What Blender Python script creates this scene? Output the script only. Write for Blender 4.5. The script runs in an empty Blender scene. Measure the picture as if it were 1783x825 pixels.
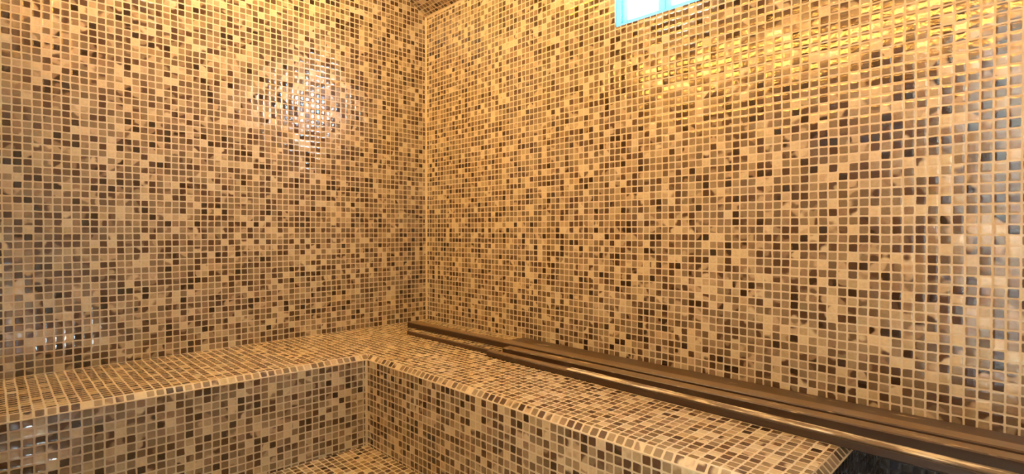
import bpy, bmesh, math, random
from mathutils import Vector, Matrix

random.seed(7)
T = 0.025                      # mosaic module in metres; all coordinates below are in modules
sc = bpy.context.scene
C = sc.collection

# ---------------------------------------------------------------- camera, sky, exposure
FLOOR = -14.1
cam_d = bpy.data.cameras.new('camera')
cam = bpy.data.objects.new('camera', cam_d)
C.objects.link(cam)
cam_d.sensor_fit = 'HORIZONTAL'
cam_d.sensor_width = 36.0
cam_d.lens = 36.0 * 923.86 / 1783.0
cam_d.clip_start = 0.01
cam.location = (95.768 * T, -68.392 * T, 19.386 * T)
cam.rotation_euler = (math.pi / 2 - 0.01153, 0.0, 0.79103)
sc.camera = cam

SKY = 165.0
LAMP = 62.0
HALL = 36.0
DOME_FILL = 28.0
AMBER = 112.0
world = bpy.data.worlds.new('sky')
sc.world = world
world.use_nodes = True
bg = world.node_tree.nodes['Background']
bg.inputs[0].default_value = (0.58, 0.80, 1.0, 1)
bg.inputs[1].default_value = SKY

sc.view_settings.view_transform = 'Standard'
sc.view_settings.look = 'None'
sc.view_settings.gamma = 1.0
sc.view_settings.use_curve_mapping = False
sc.view_settings.exposure = -0.19
sc.cycles.max_bounces = 10
sc.cycles.diffuse_bounces = 6
sc.cycles.use_denoising = True
sc.cycles.sample_clamp_indirect = 80.0

# ---------------------------------------------------------------- node helper
class NT:
    def __init__(self, name):
        self.m = bpy.data.materials.new(name)
        self.m.use_nodes = True
        self.t = self.m.node_tree
        self.b = self.t.nodes['Principled BSDF']
        self.out = self.t.nodes['Material Output']

    def n(self, kind, **kw):
        nd = self.t.nodes.new(kind)
        for k, v in kw.items():
            setattr(nd, k, v)
        return nd

    def l(self, a, b):
        self.t.links.new(a, b)

    def put(self, sock, v):
        if isinstance(v, bpy.types.NodeSocket):
            self.l(v, sock)
        elif isinstance(v, tuple) and len(v) == 3 and sock.type == 'RGBA':
            sock.default_value = (*v, 1)
        else:
            sock.default_value = v

    def math(self, op, a, b=None, c=None, clamp=False):
        nd = self.n('ShaderNodeMath', operation=op, use_clamp=clamp)
        self.put(nd.inputs[0], a)
        if b is not None: self.put(nd.inputs[1], b)
        if c is not None: self.put(nd.inputs[2], c)
        return nd.outputs[0]

    def vmath(self, op, a, b=None):
        nd = self.n('ShaderNodeVectorMath', operation=op)
        self.put(nd.inputs[0], a)
        if b is not None:
            self.put(nd.inputs[3 if op == 'SCALE' else 1], b)
        return nd.outputs['Value'] if op in ('LENGTH', 'DOT_PRODUCT') else nd.outputs[0]

    def sep(self, v):
        nd = self.n('ShaderNodeSeparateXYZ'); self.put(nd.inputs[0], v)
        return nd.outputs

    def comb(self, x, y, z=0.0):
        nd = self.n('ShaderNodeCombineXYZ')
        for i, v in enumerate((x, y, z)): self.put(nd.inputs[i], v)
        return nd.outputs[0]

    def mix(self, f, a, b, mode='MIX'):
        nd = self.n('ShaderNodeMix', data_type='RGBA', blend_type=mode)
        self.put(nd.inputs[0], f); self.put(nd.inputs[6], a); self.put(nd.inputs[7], b)
        return nd.outputs[2]

    def smooth(self, v, lo, hi, a=0.0, b=1.0):
        nd = self.n('ShaderNodeMapRange', interpolation_type='SMOOTHSTEP')
        self.put(nd.inputs[0], v)
        for i, q in enumerate((lo, hi, a, b)): nd.inputs[i + 1].default_value = q
        return nd.outputs[0]

    def ramp(self, v, stops, mode='CONSTANT'):
        nd = self.n('ShaderNodeValToRGB')
        nd.color_ramp.interpolation = mode
        e = nd.color_ramp.elements
        while len(e) < len(stops): e.new(0.5)
        for i, (p, c) in enumerate(stops):
            e[i].position = p; e[i].color = (*c, 1)
        self.put(nd.inputs[0], v)
        return nd.outputs[0]

    def noise(self, vec, scale, detail=2.0, dims='3D', rough=0.5):
        nd = self.n('ShaderNodeTexNoise', noise_dimensions=dims)
        self.put(nd.inputs['Vector'], vec)
        nd.inputs['Scale'].default_value = scale
        nd.inputs['Detail'].default_value = detail
        nd.inputs['Roughness'].default_value = rough
        return nd.outputs

    def bump(self, h, dist, strength=1.0):
        nd = self.n('ShaderNodeBump')
        self.put(nd.inputs['Height'], h)
        nd.inputs['Distance'].default_value = dist
        nd.inputs['Strength'].default_value = strength
        self.l(nd.outputs[0], self.b.inputs['Normal'])


GROUT = (0.61, 0.525, 0.365)
CREAM = (0.53, 0.445, 0.29)

def mosaic_material(name, half=0.415, dark=False, rough_tile=0.12, spec_tile=1.0):
    N = NT(name)
    uv = N.n('ShaderNodeUVMap', uv_map='UVMap').outputs[0]
    jit = N.vmath('SCALE', N.vmath('SUBTRACT', N.noise(uv, 1.7, 2.0)[1], (0.5, 0.5, 0.5)), 0.09)
    jit2 = N.vmath('SCALE', N.vmath('SUBTRACT', N.noise(uv, 0.23, 1.0)[1], (0.5, 0.5, 0.5)), 0.16)
    p = N.vmath('ADD', N.vmath('ADD', uv, jit), jit2)
    cell = N.vmath('FLOOR', p)
    f = N.vmath('SUBTRACT', N.vmath('FRACTION', p), (0.5, 0.5, 0.5))
    wn = N.n('ShaderNodeTexWhiteNoise', noise_dimensions='2D'); N.l(cell, wn.inputs['Vector'])
    w, wc = wn.outputs['Value'], N.sep(wn.outputs['Color'])
    wn2 = N.n('ShaderNodeTexWhiteNoise', noise_dimensions='2D'); N.l(N.vmath('ADD', cell, (37.3, 91.7, 0)), wn2.inputs['Vector'])
    w2, wd = wn2.outputs['Value'], N.sep(wn2.outputs['Color'])
    # tile tones
    base = N.ramp(w, [(0.0, (0.040, 0.020, 0.013)), (0.09, (0.085, 0.046, 0.028)), (0.20, (0.150, 0.107, 0.062)),
                      (0.40, (0.213, 0.161, 0.095)), (0.60, (0.275, 0.212, 0.127)), (0.78, (0.385, 0.31, 0.19)), (0.86, CREAM)])
    var = N.math('MULTIPLY_ADD', wc[0], 0.4, 0.8)
    base = N.mix(1.0, base, N.comb(var, var, var), 'MULTIPLY')
    second = N.ramp(w2, [(0.0, CREAM), (0.42, (0.48, 0.37, 0.24)), (0.62, (0.09, 0.05, 0.03)), (0.82, (0.26, 0.18, 0.11))])
    fx, fy, _ = N.sep(f)
    loc = N.comb(N.math('MULTIPLY_ADD', wc[1], 60.0, fx), N.math('MULTIPLY_ADD', wc[2], 60.0, fy))
    veins = N.noise(loc, 0.75, 0.4)[0]
    is_mixed = N.math('GREATER_THAN', wd[0], 0.5)
    vm = N.math('MULTIPLY', N.smooth(veins, 0.44, 0.56), is_mixed)
    col = N.mix(vm, base, second)
    cloud = N.math('MULTIPLY_ADD', N.noise(loc, 2.6, 3.0)[0], 0.5, 0.75)
    col = N.mix(1.0, col, N.comb(cloud, cloud, cloud), 'MULTIPLY')
    # rounded square
    r = 0.11
    ax, ay = N.math('ABSOLUTE', fx), N.math('ABSOLUTE', fy)
    qx, qy = N.math('SUBTRACT', ax, half - r), N.math('SUBTRACT', ay, half - r)
    ln = N.vmath('LENGTH', N.comb(N.math('MAXIMUM', qx, 0.0), N.math('MAXIMUM', qy, 0.0)))
    sd = N.math('SUBTRACT', N.math('ADD', ln, N.math('MINIMUM', N.math('MAXIMUM', qx, qy), 0.0)), r)
    mask = N.smooth(sd, 0.02, -0.03)
    gn = N.math('MULTIPLY_ADD', N.noise(uv, 0.35, 3.0)[0], 0.24, 0.88)
    grout = N.mix(1.0, GROUT, N.comb(gn, gn, gn), 'MULTIPLY')
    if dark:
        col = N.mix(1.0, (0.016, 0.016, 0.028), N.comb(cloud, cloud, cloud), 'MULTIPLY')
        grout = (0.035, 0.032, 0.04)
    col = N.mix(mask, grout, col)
    N.l(col, N.b.inputs['Base Color'])
    rough = N.math('MULTIPLY_ADD', mask, rough_tile - 0.40, 0.40)
    N.l(rough, N.b.inputs['Roughness'])
    N.l(N.math('MULTIPLY_ADD', mask, spec_tile - 0.55, 0.55), N.b.inputs['Specular IOR Level'])
    # pillowed and slightly tilted tiles
    pil = N.smooth(sd, 0.03, -0.2)
    tilt = N.math('ADD', N.math('MULTIPLY', N.math('SUBTRACT', wd[1], 0.5), fx), N.math('MULTIPLY', N.math('SUBTRACT', wd[2], 0.5), fy))
    wav = N.noise(loc, 3.2, 1.0)[0]
    h = N.math('MULTIPLY_ADD', tilt, 0.055, N.math('MULTIPLY', pil, 0.014))
    h = N.math('MULTIPLY_ADD', N.math('MULTIPLY', wav, mask), 0.008, h)
    N.bump(h, T)
    return N.m

def plain(name, col, rough=0.5, spec=0.5, metal=0.0, var=0.0, scale=40.0, bump=0.0):
    N = NT(name)
    N.b.inputs['Roughness'].default_value = rough
    N.b.inputs['Specular IOR Level'].default_value = spec
    N.b.inputs['Metallic'].default_value = metal
    if var:
        co = N.n('ShaderNodeTexCoord').outputs['Object']
        v = N.math('MULTIPLY_ADD', N.noise(co, scale, 4.0)[0], 2 * var, 1 - var)
        N.l(N.mix(1.0, col, N.comb(v, v, v), 'MULTIPLY'), N.b.inputs['Base Color'])
        if bump:
            N.bump(N.noise(co, scale * 2, 3.0)[0], bump)
    else:
        N.b.inputs['Base Color'].default_value = (*col, 1)
    return N.m

def bar_material(name, dust, dark=(0.042, 0.021, 0.010), rough=0.45, dust_col=(0.62, 0.50, 0.33), lit_top_amount=1.0):
    return _bar_material(name, dust, dark, rough, dust_col, lit_top_amount)

def _bar_material(name, dust, dark, rough, dust_col, lit_top_amount):
    """dark brown bar with long scuffs, mortar splashes and light painted onto its top"""
    N = NT(name)
    co = N.n('ShaderNodeTexCoord').outputs['Object']
    st = N.n('ShaderNodeMapping'); st.inputs['Scale'].default_value = (2.2, 60.0, 60.0); N.l(co, st.inputs[0])
    grain = N.noise(st.outputs[0], 1.0, 4.0, rough=0.6)[0]
    sp = N.n('ShaderNodeMapping'); sp.inputs['Scale'].default_value = (9.0, 55.0, 30.0); N.l(co, sp.inputs[0])
    spl = N.noise(sp.outputs[0], 1.0, 4.0, rough=0.65)[0]
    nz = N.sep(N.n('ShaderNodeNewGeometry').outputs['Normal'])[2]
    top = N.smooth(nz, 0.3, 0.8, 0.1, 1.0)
    lit_top = N.math('MULTIPLY', N.smooth(nz, 0.6, 0.95), N.math('MULTIPLY_ADD', grain, 0.7 * lit_top_amount, 0.15 * lit_top_amount))  # tan on upward faces paints in the light and wall reflection on tops
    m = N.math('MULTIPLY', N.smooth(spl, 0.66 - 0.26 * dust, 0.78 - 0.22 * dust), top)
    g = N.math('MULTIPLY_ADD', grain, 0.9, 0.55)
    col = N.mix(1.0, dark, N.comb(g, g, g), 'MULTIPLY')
    col = N.mix(lit_top, col, (0.36, 0.26, 0.15))
    N.l(N.mix(m, col, dust_col), N.b.inputs['Base Color'])
    N.l(N.math('MULTIPLY_ADD', m, 0.4, N.math('MULTIPLY_ADD', grain, 0.2, rough - 0.1)), N.b.inputs['Roughness'])
    N.b.inputs['Specular IOR Level'].default_value = 0.6
    N.bump(N.math('ADD', grain, m), 0.0006, 0.6)
    return N.m

M_TILE = mosaic_material('glass_mosaic')
M_TILE_DARK = mosaic_material('dark_mosaic', dark=True)  # same mosaic pattern, tiles and grout coloured a very dark blue
M_EDGE = mosaic_material('worn_edge_mosaic', half=0.385, rough_tile=0.38, spec_tile=0.4)
M_GROUT = plain('grout', GROUT, 0.8, 0.2, var=0.15)
M_PLASTER = plain('white_plaster', (0.72, 0.72, 0.70), 0.8, 0.2, var=0.05)
M_CONCRETE = plain('grey_screed', (0.30, 0.29, 0.28), 0.8, 0.2, var=0.15)
M_ALU = plain('grey_aluminium', (0.55, 0.55, 0.56), 0.35, 0.5, 0.9)

# ---------------------------------------------------------------- mesh helpers (module units in, metres out)
def obj(name, bm, mat, parent=None, kind=None, smooth=False):
    me = bpy.data.meshes.new(name)
    bmesh.ops.recalc_face_normals(bm, faces=bm.faces)
    bm.to_mesh(me); bm.free()
    me.materials.append(mat)
    if smooth:
        for p in me.polygons: p.use_smooth = True
    o = bpy.data.objects.new(name, me)
    C.objects.link(o)
    if parent: o.parent = parent
    if kind: o['kind'] = kind
    return o

def S(p): return Vector(p) * T

def quad(bm, pts, uvs=None):
    vs = [bm.verts.new(S(p)) for p in pts]
    f = bm.faces.new(vs)
    if uvs:
        L = bm.loops.layers.uv.verify(); L.name
        for lp, u in zip(f.loops, uvs): lp[L].uv = u
    return f

def uvbm():
    bm = bmesh.new(); bm.loops.layers.uv.new('UVMap'); return bm

def slab(bm, pts, uvs, normal_in, thick):
    """tiled face pts (inside) extruded outward to a slab"""
    off = Vector(normal_in) * -thick
    quad(bm, pts, uvs)
    back = [Vector(p) + off for p in pts]
    quad(bm, back[::-1], [(0.5, 0.02)] * len(pts))
    n = len(pts)
    for i in range(n):
        j = (i + 1) % n
        quad(bm, [pts[j], pts[i], back[i], back[j]], [(0.5, 0.02)] * 4)

def box(bm, x0, x1, y0, y1, z0, z1, bevel=0.0, seg=2):
    vs = [bm.verts.new(S((x, y, z))) for x in (x0, x1) for y in (y0, y1) for z in (z0, z1)]
    fs = [(0, 1, 3, 2), (4, 6, 7, 5), (0, 4, 5, 1), (2, 3, 7, 6), (0, 2, 6, 4), (1, 5, 7, 3)]
    faces = [bm.faces.new([vs[i] for i in f]) for f in fs]
    if bevel:
        ed = list({e for f in faces for e in f.edges})
        bmesh.ops.bevel(bm, geom=ed, offset=bevel * T, segments=seg, profile=0.5, affect='EDGES')

def tag(o, label, cat, group=None):
    o['label'] = label; o['category'] = cat
    if group: o['group'] = group
    return o

def empty(name, loc):
    o = bpy.data.objects.new(name, None); C.objects.link(o); o.location = S(loc)
    o.empty_display_size = 0.1
    return o

# ---------------------------------------------------------------- the room
XE, YB = 128.0, -70.0            # end wall, back wall
EAVE, RISE = 65.8, 0.54          # ceiling height at the right wall and its slope
YM = YB / 2
APEX = EAVE - RISE * YM
TH = 5.0

def cz(y): return EAVE + RISE * (-y if y > YM else y - YB)

# left wall (x = 0), a gable
bm = uvbm()
pts = [(0, 0, FLOOR), (0, 0, EAVE), (0, YM, APEX), (0, YB, EAVE), (0, YB, FLOOR)]
slab(bm, pts, [(p[1] + 300, p[2] + 400) for p in pts], (1, 0, 0), TH)
obj('wall_left', bm, M_TILE, kind='structure')
bm = uvbm()
pts = [(XE, 0, FLOOR), (XE, YB, FLOOR), (XE, YB, EAVE), (XE, YM, APEX), (XE, 0, EAVE)]
slab(bm, pts, [(p[1] + 700, p[2] + 400) for p in pts], (-1, 0, 0), TH)
obj('wall_end', bm, M_TILE, kind='structure')

# right wall (y = 0) with the window hole
WX0, WX1, WZ0, WZ1 = 49.0, 65.0, 50.4, 62.6
bm = uvbm()
def wall_y(bm, x0, x1, z0, z1, y, th, s, off):
    q = [(x0, y, z0), (x1, y, z0), (x1, y, z1), (x0, y, z1)]
    slab(bm, q, [(p[0] + off, p[2] + 400) for p in q], (0, s, 0), th)
for r in ((0, WX0, FLOOR, EAVE), (WX1, XE, -0.1, EAVE), (WX1, 83.2, FLOOR, -0.1), (WX0, WX1, FLOOR, WZ0), (WX0, WX1, WZ1, EAVE)):
    wall_y(bm, *r, 0.0, TH, -1, 100)
obj('wall_right', bm, M_TILE, kind='structure')
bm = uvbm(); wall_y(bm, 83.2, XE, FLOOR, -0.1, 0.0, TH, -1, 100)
obj('wall_right_base', bm, M_TILE_DARK, kind='structure')

# back wall with the doorway the picture is taken from
DX0, DX1, DZ1 = 84.0, 118.0, 58.0
bm = uvbm()
for r in ((0, DX0, FLOOR, EAVE), (DX1, XE, FLOOR, EAVE), (DX0, DX1, DZ1, EAVE)):
    wall_y(bm, *r, YB, TH, 1, 900)
obj('wall_back', bm, M_TILE, kind='structure')

# ceiling: two tiled slopes
bm = uvbm()
sl = math.hypot(YM, APEX - EAVE)
for ya, yb, k in ((0.0, YM, 0), (YB, YM, 200)):
    q = [(0, ya, EAVE), (XE, ya, EAVE), (XE, yb, APEX), (0, yb, APEX)]
    uvs = [(1200.0 + k, 0), (1200.0 + k + XE, 0), (1200.0 + k + XE, sl), (1200.0 + k, sl)]
    nrm = Vector((0, -RISE if ya == 0 else RISE, -1)).normalized()
    slab(bm, q, uvs, nrm, TH)
obj('ceiling', bm, M_TILE, kind='structure')

# floor
bm = uvbm()
q = [(0, 0, FLOOR), (0, YB, FLOOR), (XE, YB, FLOOR), (XE, 0, FLOOR)]
slab(bm, q, [(p[0] + 1600.3, p[1] + 400.4) for p in q], (0, 0, 1), TH)
obj('floor', bm, M_TILE, kind='structure')

# the hall outside the doorway
HY = -120.0
bm = uvbm()
for b in ((70, 132, HY, YB - TH, FLOOR - TH, FLOOR),):
    box(bm, *b)
obj('floor_hall', bm, M_CONCRETE, kind='structure')
bm = uvbm(); box(bm, 70, 132, HY, YB - TH, 84, 84 + TH); obj('ceiling_hall', bm, M_PLASTER, kind='structure')
bm = uvbm(); box(bm, 70, 132, HY - TH, HY, FLOOR - TH, 84 + TH); obj('wall_hall_back', bm, M_PLASTER, kind='structure')
bm = uvbm(); box(bm, 70 - TH, 70, HY - TH, YB - TH, FLOOR - TH, 84 + TH); obj('wall_hall_left', bm, M_PLASTER, kind='structure')
bm = uvbm(); box(bm, 132, 132 + TH, HY - TH, YB - TH, FLOOR - TH, 84 + TH); obj('wall_hall_right', bm, M_PLASTER, kind='structure')
bm = uvbm(); box(bm, 70, 132, YB - TH - 1, YB - TH, EAVE, 84); obj('wall_hall_front', bm, M_PLASTER, kind='structure')

# grout fillets in the corners
def bead(name, a, b, r, d1, d2):
    """triangular fillet with a slightly hollow face from a to b; d1, d2 point out along the two surfaces"""
    bm = bmesh.new()
    a, b, d1, d2 = Vector(a), Vector(b), Vector(d1), Vector(d2)
    prof = [Vector((0, 0, 0)), d1 * r, (d1 + d2) * r * 0.36, d2 * r]
    n = 40
    rings = []
    for i in range(n + 1):
        k = 1 + random.uniform(-0.25, 0.25)
        rings.append([bm.verts.new(S(a.lerp(b, i / n) + p * k)) for p in prof])
    for r0, r1 in zip(rings, rings[1:]):
        for i in range(4):
            j = (i + 1) % 4
            bm.faces.new([r0[i], r0[j], r1[j], r1[i]])
    bm.faces.new(rings[0]); bm.faces.new(rings[-1][::-1])
    return obj(name, bm, M_GROUT, kind='structure')
bead('trim_1', (0, 0, 0), (0, 0, EAVE), 0.34, (1, 0, 0), (0, -1, 0))
bead('trim_2', (0, 0, EAVE), (XE, 0, EAVE), 0.3, (0, 0, -1), Vector((0, -1, RISE)).normalized())

# ---------------------------------------------------------------- window
M_SASH = NT('white_window_plastic')
M_SASH.b.inputs['Base Color'].default_value = (0.60, 0.78, 0.85, 1)
M_SASH.b.inputs['Roughness'].default_value = 0.35
tr = M_SASH.n('ShaderNodeBsdfTranslucent'); tr.inputs[0].default_value = (0.20, 0.55, 0.72, 1)
ad = M_SASH.n('ShaderNodeMixShader'); ad.inputs[0].default_value = 0.75
M_SASH.l(M_SASH.b.outputs[0], ad.inputs[1]); M_SASH.l(tr.outputs[0], ad.inputs[2]); M_SASH.l(ad.outputs[0], M_SASH.out.inputs[0])
M_SASH = M_SASH.m
PN = NT('frosted_glass')
tp = PN.n('ShaderNodeBsdfTransparent'); tp.inputs[0].default_value = (0.92, 0.96, 0.98, 1)
tl = PN.n('ShaderNodeBsdfTranslucent'); tl.inputs[0].default_value = (0.9, 0.95, 0.97, 1)
mx = PN.n('ShaderNodeMixShader')
co = PN.n('ShaderNodeTexCoord').outputs['Object']
PN.l(PN.smooth(PN.noise(co, 9.0, 3.0)[0], 0.2, 0.8, 0.45, 0.75), mx.inputs[0])
PN.l(tp.outputs[0], mx.inputs[1]); PN.l(tl.outputs[0], mx.inputs[2])
gl = PN.n('ShaderNodeBsdfGlossy'); gl.inputs['Roughness'].default_value = 0.1
m2 = PN.n('ShaderNodeMixShader'); m2.inputs[0].default_value = 0.06; PN.l(mx.outputs[0], m2.inputs[1]); PN.l(gl.outputs[0], m2.inputs[2])
PN.l(m2.outputs[0], PN.out.inputs[0])
PN = PN.m

win = empty('window_1', ((WX0 + WX1) / 2, 0, WZ0)); win['kind'] = 'structure'
def wpart(name, boxes, mat, bev=0.0, parent=win):
    bm = bmesh.new()
    for b in boxes: box(bm, *b, bevel=bev)
    o = obj(name, bm, mat)
    o.parent = parent
    o.matrix_parent_inverse = Matrix.Translation(-parent.location)
    return o
XM = 56.7
wpart('window_frame', [
    (WX0, WX0 + 0.85, 0.25, 4.0, WZ0, WZ1), (WX1 - 0.85, WX1, 0.25, 4.0, WZ0, WZ1),
    (WX0 + 0.85, WX1 - 0.85, 0.25, 4.0, WZ0, WZ0 + 0.45), (WX0 + 0.85, WX1 - 0.85, 0.25, 4.0, WZ1 - 0.45, WZ1)], M_SASH, 0.08)
wpart('mullion', [(XM - 0.4, XM + 0.4, 0.35, 3.8, WZ0 + 0.45, WZ1 - 0.45)], M_SASH, 0.08)
for a, b in ((WX0 + 0.85, XM - 0.4), (XM + 0.4, WX1 - 0.85)):
    s, z0, z1 = 0.42, WZ0 + 0.45, WZ1 - 0.45
    sash = wpart('sash', [(a, a + s * 2, 0.7, 2.6, z0, z1), (b - s, b, 0.7, 2.6, z0, z1),
                          (a + 2 * s, b - s, 0.7, 2.6, z0, z0 + s), (a + 2 * s, b - s, 0.7, 2.6, z1 - s, z1)], M_SASH, 0.07)
    bm = bmesh.new(); box(bm, a + 2 * s, b - s, 1.5, 1.75, z0 + s, z1 - s)
    g = obj('pane', bm, PN); g.parent = sash
    g.matrix_parent_inverse = Matrix.Identity(4)

# ---------------------------------------------------------------- tiled corner bench
EX, EY, ENDX, LX = 20.3, -25.7, 82.6, 18.4
CH = 0.72
bench = empty('tiled_bench', (0, 0, FLOOR))
tag(bench, 'built-in corner bench covered in brown and cream mosaic tiles along both walls', 'bench')
def bpart(name, bm, mat):
    o = obj(name, bm, mat, bench)
    o.matrix_parent_inverse = Matrix.Translation(-bench.location)
    return o
# seat: the left arm and the right arm, tile lines following the walls
bm = uvbm()
def uvt(p, o): return (p[0] + o, p[1] + 400)
G = 0.03
YC = YB + G
poly = [(G, -G, 0), (G, YC, 0), (LX, YC, 0), (EX, EY, 0), (ENDX, EY, 0), (ENDX, -G, 0)]
quad(bm, poly, [uvt(p, 2000) for p in poly])
bpart('seat', bm, M_TILE)
line = [(LX, YC), (EX, EY), (ENDX, EY), (ENDX, -G)]
low = [(LX + CH, YC), (EX + CH, EY - CH), (ENDX + CH, EY - CH), (ENDX + CH, -G)]
bm = uvbm()
for i in range(3):
    a, b, c, d = line[i], line[i + 1], low[i + 1], low[i]
    k = 1 if i == 1 else 0
    ax = 0 if i == 1 else 1
    o = 2300 + 100 * i
    quad(bm, [(*a, 0), (*b, 0), (*c, -CH), (*d, -CH)], [(a[ax] + o, 1), (b[ax] + o, 1), (c[ax] + o, 0), (d[ax] + o, 0)])
bpart('edge_tiles', bm, M_EDGE)
for i in range(3):
    bm = uvbm()
    a, b = low[i], low[i + 1]
    ax = 0 if i == 1 else 1
    o = 2600 + 100 * i
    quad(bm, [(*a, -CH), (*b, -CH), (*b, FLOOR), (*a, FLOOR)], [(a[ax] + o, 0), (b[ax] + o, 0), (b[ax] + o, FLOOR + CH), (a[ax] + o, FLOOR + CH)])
    rz = bpart('riser', bm, M_TILE_DARK if i == 2 else M_TILE)
    if i == 2: rz['label'] = 'tiled end face coloured near-black blue'
def bench_bead(a, b, r, d1, d2):
    o = bead('grout_line', a, b, r, d1, d2)
    del o['kind']
    o.parent = bench; o.matrix_parent_inverse = Matrix.Translation(-bench.location)
bench_bead((EX + CH, EY - CH, FLOOR), (EX + CH, EY - CH, -CH), 0.28, (1, 0, 0), (0, -1, 0))

# ---------------------------------------------------------------- the bars lying on the bench
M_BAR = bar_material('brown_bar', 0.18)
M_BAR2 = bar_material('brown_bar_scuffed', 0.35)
M_THIN = bar_material('brown_strip', 0.1, (0.06, 0.03, 0.014), lit_top_amount=0.2)
M_LATH = bar_material('mortar_splashed_lath', 0.85, (0.13, 0.085, 0.045), 0.5, (0.82, 0.72, 0.52), lit_top_amount=0.6)
M_FLAT = bar_material('brown_plank', 0.2, (0.06, 0.033, 0.016), lit_top_amount=0.15)

def bar(name, a, b, width, height, z, mat, label, bow=0.0, bev=0.12, sag=0.0):
    """a long bar from a to b (module coordinates of its centre line), resting at height z"""
    a, b = Vector((*a, 0)), Vector((*b, 0))
    d = b - a; L = d.length
    bm = bmesh.new()
    n = 30
    w, h = width / 2, height
    c = bev
    prof = [(-w + c, 0), (w - c, 0), (w, c), (w, h - c), (w - c, h), (-w + c, h), (-w, h - c), (-w, c)]
    rings = []
    for i in range(n + 1):
        t = i / n
        x = L * t
        yo = bow * 4 * t * (1 - t)
        rings.append([bm.verts.new(S((x, yo + p[0], p[1]))) for p in prof])
    for r0, r1 in zip(rings, rings[1:]):
        for i in range(8):
            j = (i + 1) % 8
            bm.faces.new([r0[i], r0[j], r1[j], r1[i]])
    bm.faces.new(rings[0]); bm.faces.new(rings[-1][::-1])
    o = obj(name, bm, mat)
    o.location = S((a.x, a.y, z))
    o.rotation_euler = (0, 0, math.atan2(d.y, d.x))
    return tag(o, label, 'bar', 'bars lying on the bench')

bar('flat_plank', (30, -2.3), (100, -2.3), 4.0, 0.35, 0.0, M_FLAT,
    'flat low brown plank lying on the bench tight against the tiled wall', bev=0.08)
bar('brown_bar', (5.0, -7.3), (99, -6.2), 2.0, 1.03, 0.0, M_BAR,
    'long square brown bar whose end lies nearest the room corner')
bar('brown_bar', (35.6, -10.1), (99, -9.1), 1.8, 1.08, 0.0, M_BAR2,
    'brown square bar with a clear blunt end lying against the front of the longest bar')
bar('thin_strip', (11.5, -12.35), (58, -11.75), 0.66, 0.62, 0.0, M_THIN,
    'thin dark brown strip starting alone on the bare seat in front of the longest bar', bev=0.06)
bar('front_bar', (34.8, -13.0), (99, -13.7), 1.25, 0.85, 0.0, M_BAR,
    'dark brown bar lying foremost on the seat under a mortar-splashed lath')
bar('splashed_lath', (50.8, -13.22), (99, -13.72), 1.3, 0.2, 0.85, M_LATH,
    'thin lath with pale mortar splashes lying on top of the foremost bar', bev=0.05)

# ---------------------------------------------------------------- lamps
def emit(name, col, s):
    N = NT(name)
    N.b.inputs['Base Color'].default_value = (0.8, 0.8, 0.8, 1)
    N.b.inputs['Emission Color'].default_value = (*col, 1)
    N.b.inputs['Emission Strength'].default_value = s
    return N.m
lamp = empty('strip_lamp', (55, YB, 63.4))
tag(lamp, 'long amber strip lamp fixed high on the back wall above the doorway', 'lamp')
def lpart(parent, name, boxes, mat, bev=0.0):
    bm = bmesh.new()
    for b in boxes: box(bm, *b, bevel=bev)
    o = obj(name, bm, mat, parent); o.matrix_parent_inverse = Matrix.Translation(-parent.location)
LZ = 63.4
lpart(lamp, 'housing', [(11.0, 116, YB, YB + 0.35, LZ - 1.9, LZ + 1.9), (11.0, 116, YB + .35, YB + 1.2, LZ - 2.1, LZ - 1.9), (11.0, 116, YB + .35, YB + 3.2, LZ + 1.9, LZ + 2.1)], M_ALU, 0.05)  # lips above and below are added to cut the strip's light up and down
lpart(lamp, 'diffuser', [(11.4, 115.6, YB + 0.35, YB + 0.8, LZ - 1.5, LZ + 1.5)], emit('amber_diffuser', (1.0, 0.43, 0.07), LAMP), 0.2)
hall = empty('hall_lamp', (101, -98, 84))
tag(hall, 'square cool white ceiling lamp in the hall outside the doorway', 'lamp')
lpart(hall, 'lamp_frame', [(89, 113, -110, -86, 83.2, 84)], M_ALU, 0.1)
lpart(hall, 'lamp_panel', [(90, 112, -109, -87, 82.9, 83.2)], emit('cool_panel', (0.97, 1.0, 0.86), HALL), 0.05)

def dome_lamp(name, x, y, col, power, label, radius=4.0):
    """round flush lamp on the sloping ceiling: ring base and glass dome"""
    down = Vector((0, -RISE if y > YM else RISE, -1)).normalized()
    base = Vector((x, y, cz(y)))
    root = empty(name, base)
    root.rotation_mode = 'QUATERNION'
    root.rotation_quaternion = Vector((0, 0, -1)).rotation_difference(down)
    def lathe(nm, prof, mat):
        bm = bmesh.new(); n = 36
        rings = [[bm.verts.new(S((r * math.cos(2 * math.pi * i / n), r * math.sin(2 * math.pi * i / n), z))) for i in range(n)] for r, z in prof]
        for r0, r1 in zip(rings, rings[1:]):
            for i in range(n):
                bm.faces.new([r0[i], r0[(i + 1) % n], r1[(i + 1) % n], r1[i]])
        bm.faces.new(rings[0]); bm.faces.new(rings[-1])
        return obj(nm, bm, mat, root, smooth=True)
    lathe('lamp_base', [(radius + .5, 0), (radius + .6, -.5), (radius + .2, -.9), (radius - .2, -.9)], M_ALU)
    lathe('lamp_shade', [(radius * math.cos(a), -.9 - 2.4 * math.sin(a)) for a in [i * math.pi / 2 / 8 for i in range(8)] + [1.5]], emit(name + '_glass', col, power))
    return tag(root, label, 'lamp')
dome_lamp('ceiling_lamp', 34, -41, (1.0, 0.95, 0.74), DOME_FILL, 'large unseen pale ceiling lamp added for neutral fill light on the walls', 7.0)  # added out-of-frame lamp, fills the walls with neutral light
dome_lamp('ceiling_lamp', 17, -30, (1.0, 0.50, 0.025), AMBER, 'round amber glass ceiling lamp above the bench corner', 5.0)
